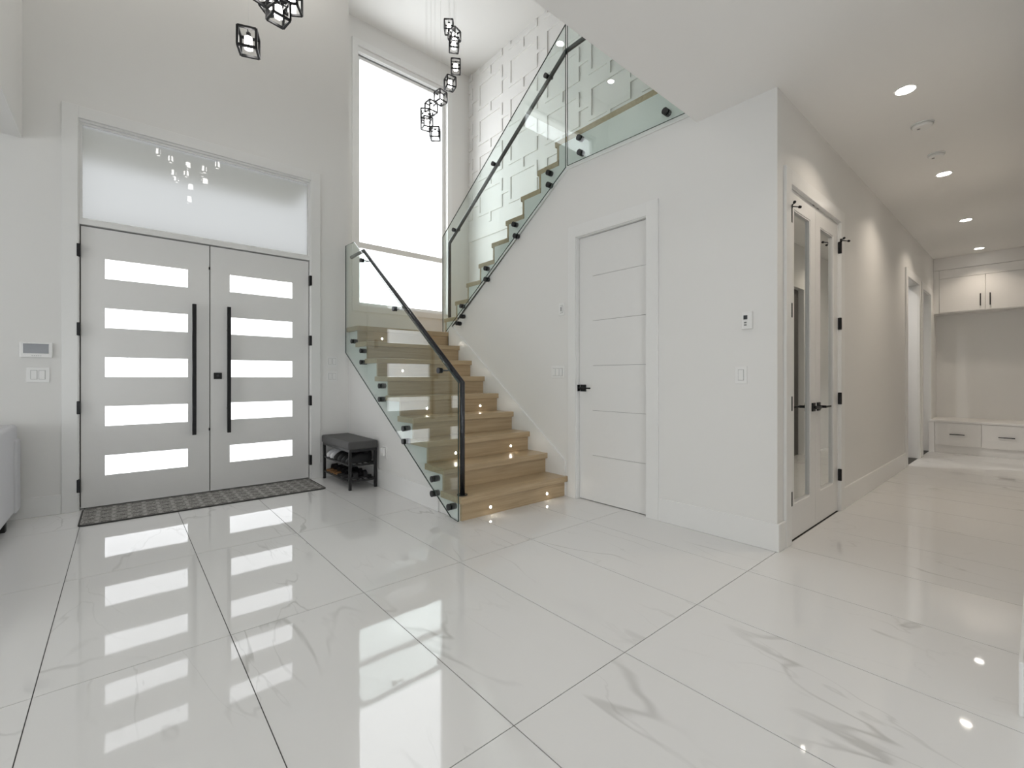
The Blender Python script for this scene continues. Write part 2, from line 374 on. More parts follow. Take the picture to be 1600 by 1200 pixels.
c4 = boxo('ceiling', (XC + 0.12, XA, YE, 3.06, 3.03, 3.38), 'ceil'); structure(c4, 'upper landing slab at the top of the stairs', 'ceiling')
# rooms behind the hall openings, just closed off
wall('wall_closet_back', 'Y', YH + 0.17, YH + 0.22, 3.36, 4.5, 0, ZC, [], 'closet back panel behind the mirrored doors')
wall('wall_side_room', 'Y', 2.3, 2.4, 4.62, XM + 0.12, 0, ZC, [], 'far wall of the side room off the hall')
wall('wall_side_room_end', 'X', XM, XM + 0.12, YH + 0.12, 2.3, 0, ZC, [], 'end wall of the side room off the hall')
c5 = boxo('ceiling', (XA + 0.12, XM + 0.12, YE, 2.4, ZC, ZC + 0.15), 'ceil'); structure(c5, 'ceiling of the side room off the hall', 'ceiling')
d9 = boxo('door_6', (6.80, 7.52, YR - 0.118, YR - 0.075, 0.0, 2.40), 'darkroom'); structure(d9, 'dark door closed in the right hall wall, seen in the mirror', 'door')
# porch roof outside the entrance
ps = boxo('porch_soffit', (-1.6, 1.90, YF + 0.15, 7.6, 3.62, 3.78), 'soffit'); tag(ps, 'tan porch soffit blurred behind the frosted transom', 'soffit', kind='structure')

# closet wall under the upper flight: straight lower part, stepped top
U0 = 5.094; URUN = 0.2505                       # nosing of the first upper tread and its going
def ux(k): return U0 - URUN * (k - 1)
def uz(k): return 1.71 + RISE * k
TT = 0.052                                       # tread thickness
bm = NB()
dY0, dY1, dZ = 2.065, 2.83, 2.44
prism(bm, [(YH, 0), (dY0, 0), (dY0, dZ), (YH, dZ)], XC, XC + 0.12)
# the sloped fascia line: from the landing up to the upper floor
def fas(y): return 1.71 + (5.02 - y) * (3.10 - 1.71) / (5.02 - 2.93)
prism(bm, [(YH, dZ), (dY1, dZ), (dY1, 0), (4.96, 0), (4.96, fas(4.96)), (2.93, 3.10), (YE + 0.001, 3.075), (YE + 0.001, ZC), (YH, ZC)], XC, XC + 0.12)
wc = obj('wall_closet', bm, 'wall'); tag(wc, 'white wall with the plain door beneath the upper flight', 'wall', kind='structure')

# ------------------------------------------------------------------ accent wall: connected picture-frame battens
bw, thk = 0.052, 0.014
PU, PV, FW_, FH_ = 0.783, 0.588, 0.577, 0.39
def batten(y0, y1, z0, z1, nm_):
    y0, y1 = max(y0, 1.30), min(y1, YW - 0.002); z0, z1 = max(z0, 3.62), min(z1, ZT - 0.002)
    if y1 - y0 < 0.01 or z1 - z0 < 0.01: return None
    return (XA - thk, XA, y0, y1, z0, z1)
for ci in range(-1, 6):
    for ri in range(-1, 4):
        Yl = 6.034 - ci * PU; Zt = 5.94 - ri * PV
        bm = NB(); n = 0
        for (a, b_, c, d) in ((-bw, 0, -bw, FH_), (FW_ - bw, FW_, -bw, FH_), (0, FW_ - bw, -bw, 0), (0, FW_ - bw, FH_ - bw, FH_)):
            bb = batten(Yl - b_, Yl - a, Zt - d, Zt - c, '')
            if bb: box(bm, *bb); n += 1
        if n: obj('batten_frame', bm, 'wall', acc)
        else: bm.free()
        for (a, b_, c, d) in ((0.24, 0.292, FH_, PV - bw), (FW_, PU - bw, 0.148, 0.20)):
            bb = batten(Yl - b_, Yl - a, Zt - d, Zt - c, '')
            if bb:
                bm = NB(); box(bm, *bb); obj('batten_link', bm, 'wall', acc)
bm = NB(); box(bm, XA - 0.018, XA, 1.30, YW - 0.002, 3.42, 3.60); obj('base_band', bm, 'wall', acc)

# ------------------------------------------------------------------ entrance doors
zs_p = [2.077 - i * 0.4292 for i in range(5)]     # pane centre heights
def front_door(name, x0, x1, px0, px1, hx, hinge_x, label, lock=None):
    e = thing(name, ((x0 + x1) / 2, YF + 0.05, 0), label, 'door', kind='structure')
    yA, yB = YF + 0.03, YF + 0.075
    bm = NB(); z0, z1 = 0.012, 2.421
    box(bm, x0, px0, yA, yB, z0, z1); box(bm, px1, x1, yA, yB, z0, z1)
    edges = [z0] + [q for zc in reversed(zs_p) for q in (zc - 0.086, zc + 0.086)] + [z1]
    for i in range(0, len(edges), 2): box(bm, px0, px1, yA, yB, edges[i], edges[i + 1])
    bmesh.ops.remove_doubles(bm, verts=bm.verts[:], dist=1e-5)
    obj('door_leaf', bm, 'door', e)
    for zc in zs_p:
        p = boxo('glass_pane', (px0 - 0.0, px1, yA + 0.016, yA + 0.026, zc - 0.086, zc + 0.086), 'pane', e)
    bm = NB(); box(bm, hx - 0.016, hx + 0.016, YF - 0.045, YF - 0.015, 0.58, 1.83); bevel(bm, 0.003)
    hnd = obj('pull_handle', bm, 'black', e)
    for zz in (0.82, 1.60):
        bm = NB(); cyl(bm, (hx, YF - 0.016, zz), (hx, yA, zz), 0.012); obj('handle_mount', bm, 'black', hnd)
    for zz in (2.204, 1.538, 0.873, 0.212):
        bm = NB(); box(bm, hinge_x - 0.012, hinge_x + 0.012, YF - 0.024, YF + 0.030, zz - 0.055, zz + 0.055); bevel(bm, 0.004); obj('hinge', bm, 'black', e)
    if lock:
        bm = NB(); box(bm, lock - 0.034, lock + 0.034, yA - 0.018, yA, 1.113, 1.175); bevel(bm, 0.003); lk = obj('deadbolt', bm, 'black', e)
        bm = NB(); cyl(bm, (lock, yA - 0.030, 1.145), (lock, yA - 0.018, 1.145), 0.012); obj('thumb_turn', bm, 'rail', lk)
    return e
front_door('door_1', -0.260, 0.658, -0.107, 0.485, 0.530, -0.272, 'left leaf of the white front door with five frosted panes')
d2 = front_door('door_2', 0.666, 1.586, 0.831, 1.418, 0.815, 1.597, 'right leaf of the white front door with square black deadbolt', lock=0.727)
for zz in (2.20, 0.62):
    bm = NB(); box(bm, 0.652, 0.664, YF + 0.018, YF + 0.030, zz - 0.012, zz + 0.012); obj('edge_bolt', bm, 'black', d2)
e = thing('trim_1', (0.66, YF, 0), 'white casing and frame around the front doors and transom', 'trim', kind='structure')
for nm_, b_ in (('casing', (-0.375, -0.275, YF - 0.018, YF, 0, 3.42)), ('casing', (1.60, 1.70, YF - 0.018, YF, 0, 3.42)), ('casing', (-0.275, 1.60, YF - 0.018, YF, 3.32, 3.42)),
                ('jamb', (-0.289, -0.268, YF, YF + 0.149, 0, 3.329)), ('jamb', (1.594, 1.609, YF, YF + 0.149, 0, 3.329)), ('jamb', (-0.268, 1.594, YF, YF + 0.149, 3.30, 3.329)),
                ('transom_bar', (-0.268, 1.594, YF + 0.004, YF + 0.149, 2.432, 2.475)), ('door_stop', (-0.268, 1.594, YF + 0.08, YF + 0.149, 0.0, 0.012)), ):
    boxo(nm_, b_, 'trim', e, 0.002, 1)
boxo('gap_shade_sheet', (-0.268, 1.594, YF + 0.078, YF + 0.10, 0.012, 2.431), 'gap', e)  # dark sheet behind the leaves; puts the shade of the door gaps into colour
e = thing('window_1', (0.66, YF + 0.08, 2.475), 'frosted transom window above the front doors reflecting a chandelier', 'window', kind='structure')
bm = NB()
for b_ in ((-0.268, -0.250, 2.475, 3.30), (1.576, 1.594, 2.475, 3.30)): box(bm, b_[0], b_[1], YF + 0.02, YF + 0.06, b_[2], b_[3])
box(bm, -0.250, 1.576, YF + 0.02, YF + 0.06, 2.475, 2.489); box(bm, -0.250, 1.576, YF + 0.02, YF + 0.06, 3.282, 3.30)
obj('window_frame', bm, 'trim', e)
bm = NB(); vs = [bm.verts.new(p) for p in ((-0.25, YF + 0.03, 2.489), (1.576, YF + 0.03, 2.489), (1.576, YF + 0.03, 3.282), (-0.25, YF + 0.03, 3.282))]; bm.faces.new(vs)
obj('glass_pane', bm, 'transom', e)

# strip window high over the entrance (seen mirrored in the stair glass)
def window(name, axis, p, u0, u1, z0, z1, depth, label, bars=(), inward=1, fw=0.05):
    """axis Y: window in plane y=p"""
    e = thing(name, ((u0 + u1) / 2, p, z0) if axis == 'Y' else (p, (u0 + u1) / 2, z0), label, 'window', kind='structure')
    def bx(bm, a, b, za, zb, d=0.03):
        if axis == 'Y': box(bm, a, b, p - d, p + d, za, zb)
        else: box(bm, p - d, p + d, a, b, za, zb)
    bm = NB(); bx(bm, u0, u0 + fw, z0, z1); bx(bm, u1 - fw, u1, z0, z1); bx(bm, u0 + fw, u1 - fw, z0, z0 + fw); bx(bm, u0 + fw, u1 - fw, z1 - fw, z1)
    obj('window_frame', bm, 'trim', e)
    zz = [z0 + fw] + [q for b in bars for q in (b - 0.042, b + 0.042)] + [z1 - fw]
    for b in bars:
        bm = NB(); bx(bm, u0 + fw, u1 - fw, b - 0.042, b + 0.042, 0.022); obj('transom_bar', bm, 'trim', e)
    for i in range(0, len(zz), 2):
        bm = NB(); bx(bm, u0 + fw, u1 - fw, zz[i], zz[i + 1], 0.003); obj('glass_pane', bm, 'winglass', e)
    return e
window('window_3', 'Y', YF + 0.10, -0.25, 1.50, 5.08, 5.52, 0.1, 'strip window high above the front doors, mirrored in the upper glass', fw=0.03)
window('window_4', 'X', -6.18, -0.4, 2.8, 0.2, 2.3, 0.1, 'wide living room window behind the sofa, unseen and sized for its light')  # unseen opening, sized for the daylight it lets into the foyer
window('window_5', 'Y', -5.18, -3.0, 0.0, 0.1, 2.2, 0.1, 'wide window behind the camera, unseen and sized for its light')  # unseen too; its size sets the fill from behind the camera
# tall stair window
e = window('window_2', 'Y', YW + 0.10, 2.56, 4.06, 2.16, 5.87, 0.1, 'tall white-framed stair window glowing with overcast sky', bars=(3.05,), fw=0.055)
bm = NB()
box(bm, 2.475, 2.56, YW - 0.016, YW, 2.075, 5.955); box(bm, 4.06, 4.145, YW - 0.016, YW, 2.075, 5.955)
box(bm, 2.56, 4.06, YW - 0.016, YW, 5.87, 5.955); box(bm, 2.56, 4.06, YW - 0.016, YW, 2.075, 2.16)
obj('casing', bm, 'trim', e)
boxo('blind_box', (2.562, 4.058, YW + 0.012, YW + 0.066, 5.80, 5.868), 'trim', e, 0.004)
boxo('dark_gap_strip', (2.562, 4.058, YW + 0.067, YW + 0.075, 5.775, 5.80), 'ink', e)  # dark strip standing in for the shaded gap under the blind box
boxo('blind_rail', (2.616, 4.004, YW + 0.070, YW + 0.098, 5.735, 5.79), 'trim', e, 0.003)

# ------------------------------------------------------------------ storage door under the stairs
e = thing('door_3', (XC + 0.05, (dY0 + dY1) / 2, 0), 'white flush door with horizontal grooves beneath the stairs', 'door', kind='structure')
XD = XC + 0.035
boxo('door_core', (XD + 0.006, XD + 0.04, dY0 + 0.018, dY1 - 0.018, 0.008, dZ - 0.018), 'gap', e)  # dark colour stands in for shade in the plank grooves
boxo('stile', (XD, XD + 0.012, 2.66, dY1 - 0.018, 0.006, dZ - 0.018), 'door', e)
gz = [0.006, 0.42, 0.828, 1.236, 1.644, 2.052, dZ - 0.018]
for a, b_ in zip(gz, gz[1:]): boxo('plank', (XD, XD + 0.012, dY0 + 0.018, 2.66, a + (0.0013 if a > 0.1 else 0), b_ - 0.0013), 'door', e)
for zz in (2.242, 1.602, 0.967, 0.335): boxo('hinge', (XC + 0.012, XD + 0.004, dY0 + 0.008, dY0 + 0.022, zz - 0.05, zz + 0.05), 'black', e, 0.003)
def lever(parent, axis, p, u, z, sgn, out):
    """square rose with a lever; axis X: on plane x=p, lever along y"""
    def B(a, b, n0, n1, za, zb):
        na, nb = sorted((p + out * n0, p + out * n1)); a, b = min(a, b), max(a, b)
        return (na, nb, a, b, za, zb) if axis == 'X' else (a, b, na, nb, za, zb)
    h = boxo('lever_handle', B(u - 0.032, u + 0.032, 0, 0.010, z - 0.032, z + 0.032), 'black', parent, 0.002)
    boxo('lever_neck', B(u - 0.010, u + 0.010, 0.010, 0.055, z - 0.010, z + 0.010), 'black', h, 0.003)
    boxo('lever_arm', B(u + sgn * 0.010, u - sgn * 0.012, 0.045, 0.058, z - 0.008, z + 0.008) if False else B(u - sgn * 0.012, u + sgn * 0.12, 0.045, 0.058, z - 0.007, z + 0.007), 'black', h, 0.003)
lever(e, 'X', XD, 2.765, 1.03, -1, -1)
boxo('strike_plate', (XC + 0.004, XD - 0.004, dY1 - 0.024, dY1 - 0.016, 1.0, 1.06), 'black', e)
e = thing('trim_2', (XC, 2.45, 0), 'white casing around the door beneath the stairs', 'trim', kind='structure')
for nm_, b_ in (('casing', (XC - 0.016, XC, dY1 - 0.008, dY1 + 0.085, 0, dZ + 0.10)), ('casing', (XC - 0.016, XC, dY0 - 0.10, dY0 + 0.008, 0, dZ + 0.10)), ('casing', (XC - 0.016, XC, dY0 + 0.008, dY1 - 0.008, dZ - 0.008, dZ + 0.10)),
                ('jamb', (XC, XC + 0.119, dY1 - 0.015, dY1 - 0.001, 0, dZ - 0.001)), ('jamb', (XC, XC + 0.119, dY0 + 0.001, dY0 + 0.015, 0, dZ - 0.001)), ('jamb', (XC, XC + 0.119, dY0 + 0.015, dY1 - 0.015, dZ - 0.015, dZ - 0.001))):
    boxo(nm_, b_, 'trim', e, 0.0015, 1)

# ------------------------------------------------------------------ mirrored hall doors
def mirror_door(name, x0, x1, hinge_x, lev_u, lev_s, label):
    e = thing(name, ((x0 + x1) / 2, YH + 0.03, 0), label, 'door', kind='structure')
    ya, yb = YH + 0.008, YH + 0.046; s = 0.115; z0, z1 = 0.007, 2.425; za, zb = 0.245, 2.30
    bm = NB(); box(bm, x0, x0 + s, ya, yb, z0, z1); box(bm, x1 - s, x1, ya, yb, z0, z1); box(bm, x0 + s, x1 - s, ya, yb, z0, za); box(bm, x0 + s, x1 - s, ya, yb, zb, z1)
    bmesh.ops.remove_doubles(bm, verts=bm.verts[:], dist=1e-5)
    obj('door_frame', bm, 'door', e)
    bm = NB()                                                  # bead around the mirror
    for b_ in ((x0 + s, x0 + s + 0.01, za, zb), (x1 - s - 0.01, x1 - s, za, zb), (x0 + s + 0.01, x1 - s - 0.01, za, za + 0.01), (x0 + s + 0.01, x1 - s - 0.01, zb - 0.01, zb)):
        box(bm, b_[0], b_[1], ya + 0.004, yb - 0.004, b_[2], b_[3])
    obj('bead', bm, 'trim', e)
    boxo('mirror_pane', (x0 + s + 0.01, x1 - s - 0.01, ya + 0.018, ya + 0.024, za + 0.01, zb - 0.01), 'mirror', e)
    for zz in (2.223, 1.582, 0.951, 0.307): boxo('hinge', (hinge_x - 0.011, hinge_x + 0.011, YH - 0.020, YH + 0.006, zz - 0.05, zz + 0.05), 'black', e, 0.004)
    lever(e, 'Y', ya, lev_u, 0.905, lev_s, -1)
    sg = 1 if hinge_x > lev_u else -1                           # hinge pin door stop
    bm = NB(); cyl(bm, (hinge_x, YH - 0.015, 2.283), (hinge_x + sg * 0.06, YH - 0.05, 2.283), 0.004, 8); cyl(bm, (hinge_x + sg * 0.06, YH - 0.05, 2.283), (hinge_x + sg * 0.072, YH - 0.057, 2.283), 0.009, 10)
    cyl(bm, (hinge_x, YH - 0.015, 2.283), (hinge_x - sg * 0.05, YH - 0.045, 2.283), 0.004, 8); cyl(bm, (hinge_x - sg * 0.05, YH - 0.045, 2.283), (hinge_x - sg * 0.062, YH - 0.052, 2.283), 0.009, 10)
    cyl(bm, (hinge_x, YH - 0.015, 2.270), (hinge_x, YH - 0.015, 2.296), 0.008, 10)
    obj('pin_stop', bm, 'black', e)
    bm = NB(); cx = x1 - 0.05 if sg < 0 else x0 + 0.05
    box(bm, cx - 0.02, cx + 0.02, ya - 0.004, ya + 0.02, 2.4255, 2.437); obj('roller_catch', bm, 'black', e)
    return e
mirror_door('door_4', 3.437, 4.012, 3.430, 3.955, -1, 'near mirrored closet door beside the wall corner')
mirror_door('door_5', 4.016, 4.592, 4.600, 4.075, 1, 'far mirrored closet door with its hinges facing the hall')
def casing_y(name, x0, x1, zt, label, w=0.095, tk=0.018):
    e = thing(name, ((x0 + x1) / 2, YH, 0), label, 'trim', kind='structure')
    for nm_, b_ in (('casing', (x0 - w, x0 + 0.006, YH - tk, YH, 0, zt + w)), ('casing', (x1 - 0.006, x1 + w, YH - tk, YH, 0, zt + w)), ('casing', (x0 + 0.006, x1 - 0.006, YH - tk, YH, zt - 0.006, zt + w)),
                    ('jamb', (x0 + 0.001, x0 + 0.011, YH, YH + 0.119, 0, zt - 0.001)), ('jamb', (x1 - 0.011, x1 - 0.001, YH, YH + 0.119, 0, zt - 0.001)), ('jamb', (x0 + 0.011, x1 - 0.011, YH, YH + 0.119, zt - 0.012, zt - 0.001))):
        boxo(nm_, b_, 'trim', e, 0.0015, 1)
    return e
casing_y('trim_3', 3.425, 4.605, 2.44, 'white casing around the mirrored closet doors')
casing_y('trim_4', 7.56, 8.42, 2.42, 'white casing of the first open doorway along the hall')
casing_y('trim_5', 8.72, 9.42, 2.40, 'white casing of the last open doorway before the mudroom')

# ------------------------------------------------------------------ baseboards
def base(name, b_, label):
    o = boxo(name, b_, 'trim', None, 0.003, 1); structure(o, label, 'baseboard')
BH = 0.18
base('baseboard_front_left', (-1.6, -0.376, YF - 0.015, YF, 0, BH - 0.02), 'white baseboard between the sofa and front door casing')
base('baseboard_front_right', (1.701, XU - 0.016, YF - 0.015, YF, 0, BH), 'white baseboard behind the shoe bench')
base('baseboard_stair', (XU - 0.015, XU, 3.30, YF - 0.001, 0, BH), 'white baseboard along the wall under the lower stairs')
base('baseboard_closet', (XC - 0.015, XC, YH - 0.015, dY0 - 0.101, 0, BH), 'white baseboard between the plain door and wall corner')
base('baseboard_corner', (XC, 3.329, YH - 0.015, YH, 0, BH), 'short white baseboard return at the wall corner')
base('baseboard_hall', (4.701, 7.464, YH - 0.015, YH, 0, BH), 'long white baseboard down the left side of the hall')
base('baseboard_hall_right', (2.265, 6.75, YR, YR + 0.012, 0, BH), 'white baseboard at the right picture edge')
base('baseboard_right', (2.265, 2.28, -5.0, YR, 0, BH), 'white baseboard turning behind the right picture edge')

# ------------------------------------------------------------------ lower flight
L0 = 2.93; LRUN = 0.257
def ly(k): return L0 + LRUN * (k - 1)
NOS = 0.03
st = thing('staircase', (2.6, 4.0, 0), 'lower flight of pale oak stairs rising to the landing', 'staircase')
# white side wall with a stepped top
bm = NB(); pts = [(L0 + NOS + 0.027, 0)]
for k in range(1, 10):
    pts += [(ly(k) + NOS + 0.027, RISE * k - TT)]
    if k < 9: pts += [(ly(k + 1) + NOS + 0.027, RISE * k - TT)]
pts += [(YF - 0.0, RISE * 9 - TT), (YF - 0.0, 0)]
prism(bm, pts, XU, XU + 0.12)
wu = obj('wall_under_stairs', bm, 'wall'); tag(wu, 'white stepped side wall under the lower stair flight', 'wall', kind='structure')
for k in range(1, 10):
    yk = ly(k); z = RISE * k
    y1 = ly(k + 1) + NOS + 0.018 if k < 9 else YW
    if k < 9:
        boxo('tread', (XU - 0.03, XC, yk, y1, z - TT, z), 'oak', st, 0.004)
    boxo('riser', (XU - 0.004, XC, yk + NOS, yk + NOS + 0.026, z - RISE, z - TT), 'oak', st)
boxo('landing_board', (XU, XA, ly(9), YW, RISE * 9 - TT, RISE * 9), 'oak', st)
boxo('landing_edge', (XU - 0.03, XU, ly(9), YF - 0.001, RISE * 9 - TT, RISE * 9), 'oak', st, 0.004)
bm = NB()                                                        # skirt board against the closet wall
prism(bm, [(2.955, 0), (2.955, 0.335), (4.985, 0.335 + (4.985 - 2.955) * RISE / LRUN), (4.985, 1.5), (3.3, 0)], XC - 0.014, XC)
obj('skirt_board', bm, 'trim', st)
for k in (1, 3, 5, 7, 9):
    for xx in (2.31, 2.968):
        zc = RISE * (k - 1) + 0.06; yy = ly(k) + NOS
        bm = NB(); cyl(bm, (xx, yy - 0.003, zc), (xx, yy, zc), 0.014, 14); s_ = obj('step_light', bm, 'plastic', st)
        bm = NB(); cyl(bm, (xx, yy - 0.0045, zc), (xx, yy - 0.003, zc), 0.009, 14); obj('lens', bm, 'stepled', s_)

# ------------------------------------------------------------------ upper flight
su = thing('staircase', (3.85, 4.0, 1.71), 'upper flight of pale oak stairs climbing beside the accent wall', 'staircase')
for k in range(1, 9):
    boxo('tread', (XC - 0.012, XA, ux(k + 1) - NOS - 0.018, ux(k), uz(k) - TT, uz(k)), 'oak', su, 0.004)
for k in range(1, 10):
    boxo('riser', (XC - 0.0115, XA, ux(k) - NOS - 0.026, ux(k) - NOS, uz(k) - RISE, uz(k) - TT), 'oak', su)
boxo('top_nosing', (XC - 0.012, XA, YE, ux(9), ZU - TT, ZU), 'oak', su, 0.004)
boxo('upper_floor_edge', (XC + 0.10, XA, -4.0, YE - 0.002, ZU, ZU + 0.012), 'oak', su)
bm = NB(); pts = [(4.985, fas(4.985))]                            # white stepped fascia, a little proud of the wall
pts = [(U0 - NOS - 0.027, 1.715), (U0 - NOS - 0.027, uz(1) - TT)]
for k in range(1, 9):
    pts += [(ux(k + 1) - NOS - 0.027, uz(k) - TT), (ux(k + 1) - NOS - 0.027, uz(k + 1) - TT)]
pts += [(YE + 0.001, ZU - TT), (YE + 0.001, 3.075 + 0.001), (2.93, 3.10), (5.02, 1.715)]
prism(bm, pts, XC - 0.010, XC + 0.12)
obj('stringer', bm, 'trim', su)

# ------------------------------------------------------------------ glass balustrades
def glass_panel(parent, pts, x0, x1):
    bm = NB(); prism(bm, pts, x0, x1, 'X', 0, 1); return obj('glass_panel', bm, ['glass', 'edge'], parent)
def standoffs(parent, pts, xg0, xg1, xwall):
    first = None
    for y, z in pts:
        if first is None:
            bm = NB(); cyl(bm, (xg0 - 0.012, 0, 0), (xg0, 0, 0), 0.026, 20); cyl(bm, (xg1, 0, 0), (xwall, 0, 0), 0.026, 20)
            cyl(bm, (xg0 - 0.013, 0, 0), (xg0 - 0.012, 0, 0), 0.020, 20)
            bmesh.ops.translate(bm, verts=bm.verts[:], vec=(-wloc(parent).x, 0, 0))
            o = obj('standoff', bm, 'standoff', parent, world=False); first = o
        else:
            o = bpy.data.objects.new('standoff', first.data); COL.objects.link(o); o.parent = parent
        o.location = (0, y - wloc(parent).y, z - wloc(parent).z)
gl = thing('glass_balustrade', (1.98, 4.0, 0), 'clear glass balustrade with black handrail on the lower stairs', 'balustrade')
g0, g1 = 1.972, 1.984
glass_panel(gl, [(2.935, 0.012), (3.04, 0.022), (5.262, 1.415), (5.262, 2.655), (5.01, 2.645), (2.935, 1.088)], g0, g1)
standoffs(gl, [(5.051, 1.536), (4.798, 1.417), (4.798, 1.293), (4.33, 1.043), (4.33, 0.908), (3.823, 0.657), (3.823, 0.539), (3.311, 0.279), (3.311, 0.157), (3.057, 0.10)], g0, g1, XU)
bm = NB(); xr = 2.062
sweep(bm, [(xr, 3.005, 0.19), (xr, 3.005, 1.085), (xr, 4.935, 2.545), (xr, YF, 2.545)], 0.021, 16)
hr = obj('handrail', bm, 'rail', gl)
bm = NB(); cyl(bm, (xr, 3.005, 0.190), (xr, 3.005, 0.198), 0.042, 24); obj('base_flange', bm, 'rail', hr)
def rz(y): return 1.085 + (y - 3.005) * (2.545 - 1.085) / (4.935 - 3.005)
for y, z in ((3.20, 1.185), (4.01, 1.782), (4.786, 2.395)):
    bm = NB(); cyl(bm, (g0 - 0.016, y, z), (g0, y, z), 0.024, 18); cyl(bm, (g1, y, z), (g1 + 0.01, y, z), 0.022, 18)
    sweep(bm, [(g1 + 0.008, y, z), (xr - 0.012, y, z), (xr - 0.003, y, z + 0.006), (xr, y, z + 0.018), (xr, y, rz(y) - 0.012)], 0.007, 8)
    obj('rail_bracket', bm, 'rail', hr)
gu = thing('glass_balustrade', (3.17, 3.6, 1.71), 'clear glass balustrade following the upper flight to the floor above', 'balustrade')
g0, g1 = 3.164, 3.176
def gt(y): return 2.956 + (5.063 - y) * (4.354 - 2.956) / (5.063 - 3.052)
glass_panel(gu, [(5.063, 1.722), (4.985, 1.722), (2.912, 3.105), (2.912, gt(2.912) + 0.0), (5.063, 2.956)], g0, g1)
glass_panel(gu, [(2.890, 3.112), (1.668, 3.088), (1.668, 4.46), (2.890, 4.46)], g0, g1)
standoffs(gu, [(4.721, 1.80), (4.637, 2.005), (4.637, 1.879), (4.145, 2.378), (4.145, 2.254), (3.652, 2.757), (3.631, 2.63), (3.136, 3.13), (3.136, 3.012), (2.743, 3.316), (2.735, 3.179), (1.875, 3.169)], g0, g1, XC - 0.010)
xr = 3.255
bm = NB(); sweep(bm, [(xr, 5.035, 1.90), (xr, 5.035, 2.884), (xr, 2.985, 4.275), (xr, 1.70, 4.275)], 0.021, 16)
hr = obj('handrail', bm, 'rail', gu)
def rz2(y): return 2.884 + (5.035 - y) * (4.275 - 2.884) / (5.035 - 2.985)
for y in (4.80, 4.00, 3.165):
    z = rz2(y) - 0.062
    bm = NB(); cyl(bm, (g0 - 0.016, y, z), (g0, y, z), 0.024, 18); cyl(bm, (g1, y, z), (g1 + 0.01, y, z), 0.022, 18)
    sweep(bm, [(g1 + 0.008, y, z), (xr - 0.012, y, z), (xr, y, z + 0.012), (xr, y, rz2(y) - 0.012)], 0.007, 8)
    obj('rail_bracket', bm, 'rail', hr)

# ------------------------------------------------------------------ chandeliers of wire-cage pendants
def cage_mesh(w, h, r):
    bm = NB(); a = w / 2
    for sx in (-1, 1):
        for sy in (-1, 1): box(bm, sx * a - r, sx * a + r, sy * a - r, sy * a + r, -h / 2, h / 2)
        for z in (-h / 2, h / 2):
            box(bm, sx * a - r, sx * a + r, -a, a, z - r, z + r); box(bm, -a, a, sx * a - r, sx * a + r, z - r, z + r)
    return bm
PW, PH = 0.112, 0.125
def chandelier(loc, pend, label):
    e = thing('chandelier', loc, label, 'chandelier', 'wire-cage pendant chandeliers')
    bm = NB(); cyl(bm, (0, 0, -0.03), (0, 0, 0), 0.28, 40); obj('canopy', bm, 'standoff', e, world=False)
    first = None
    for x, y, z, rot in pend:
        L = Vector((x, y, z)) - Vector(loc)
        if first is None:
            c_ = obj('pendant_cage', cage_mesh(PW, PH, 0.0072), 'black', e, world=False); first = c_
            bm = NB(); cyl(bm, (0, 0, -0.046), (0, 0, 0.030), 0.028, 6, 0.025, smooth=False); b1 = obj('bulb', bm, 'bulb', c_, world=False)
            bm = NB(); cyl(bm, (0, 0, 0.030), (0, 0, PH / 2), 0.014, 12); box(bm, -PW / 2, PW / 2, -0.003, 0.003, PH / 2 - 0.004, PH / 2 + 0.003); b2 = obj('socket', bm, 'black', c_, world=False)
            parts = [b1, b2]
        else:
            c_ = first.copy(); COL.objects.link(c_); c_.parent = e
            for q in parts: qq = q.copy(); COL.objects.link(qq); qq.parent = c_
        c_.location = L; c_.rotation_euler = (0, 0, rot)
        bm = NB(); cyl(bm, (0, 0, PH / 2), (0, 0, ZT - 0.03 - z), 0.0011, 5); obj('cord', bm, 'plastic', c_, world=False)
    return e
AF = -YAW + 0.0
def rr(): return random.uniform(0, PI / 2)
fp = [(0.361, 3.30, 4.018), (0.491, 3.25, 3.987), (0.657, 3.46, 3.881), (0.522, 3.29, 3.8), (0.554, 3.23, 3.755), (0.643, 3.40, 3.793), (0.70, 3.30, 3.66), (0.817, 3.60, 3.83), (0.958, 3.62, 3.92), (0.815, 3.34, 3.827), (0.84, 3.50, 3.71)]
chandelier((0.66, 3.45, ZT), [(0.660, 3.53, 3.42, 0.42 + PI / 4)] + [(x, y, z, rr()) for x, y, z in fp], 'black cage pendant chandelier over the entrance, lowest cage before the front wall')
va = YAW - PI / 2
sp = [(3.22, 4.88, 5.37, va + 0.2), (3.24, 4.87, 5.10, va + 0.12), (3.18, 4.91, 4.88, va + 0.5), (3.09, 4.99, 4.70, va + 0.85), (3.0, 5.07, 4.57, va + 0.75), (2.95, 5.12, 4.47, va + 0.1), (2.96, 5.11, 4.37, va + 0.55), (3.04, 5.04, 4.24, va + 0.02),
      (3.32, 5.02, 5.62, 0.3), (3.30, 5.12, 5.78, 0.9)]
chandelier((3.12, 5.00, ZT), sp, 'black cage pendant chandelier spiralling down before the stair window')

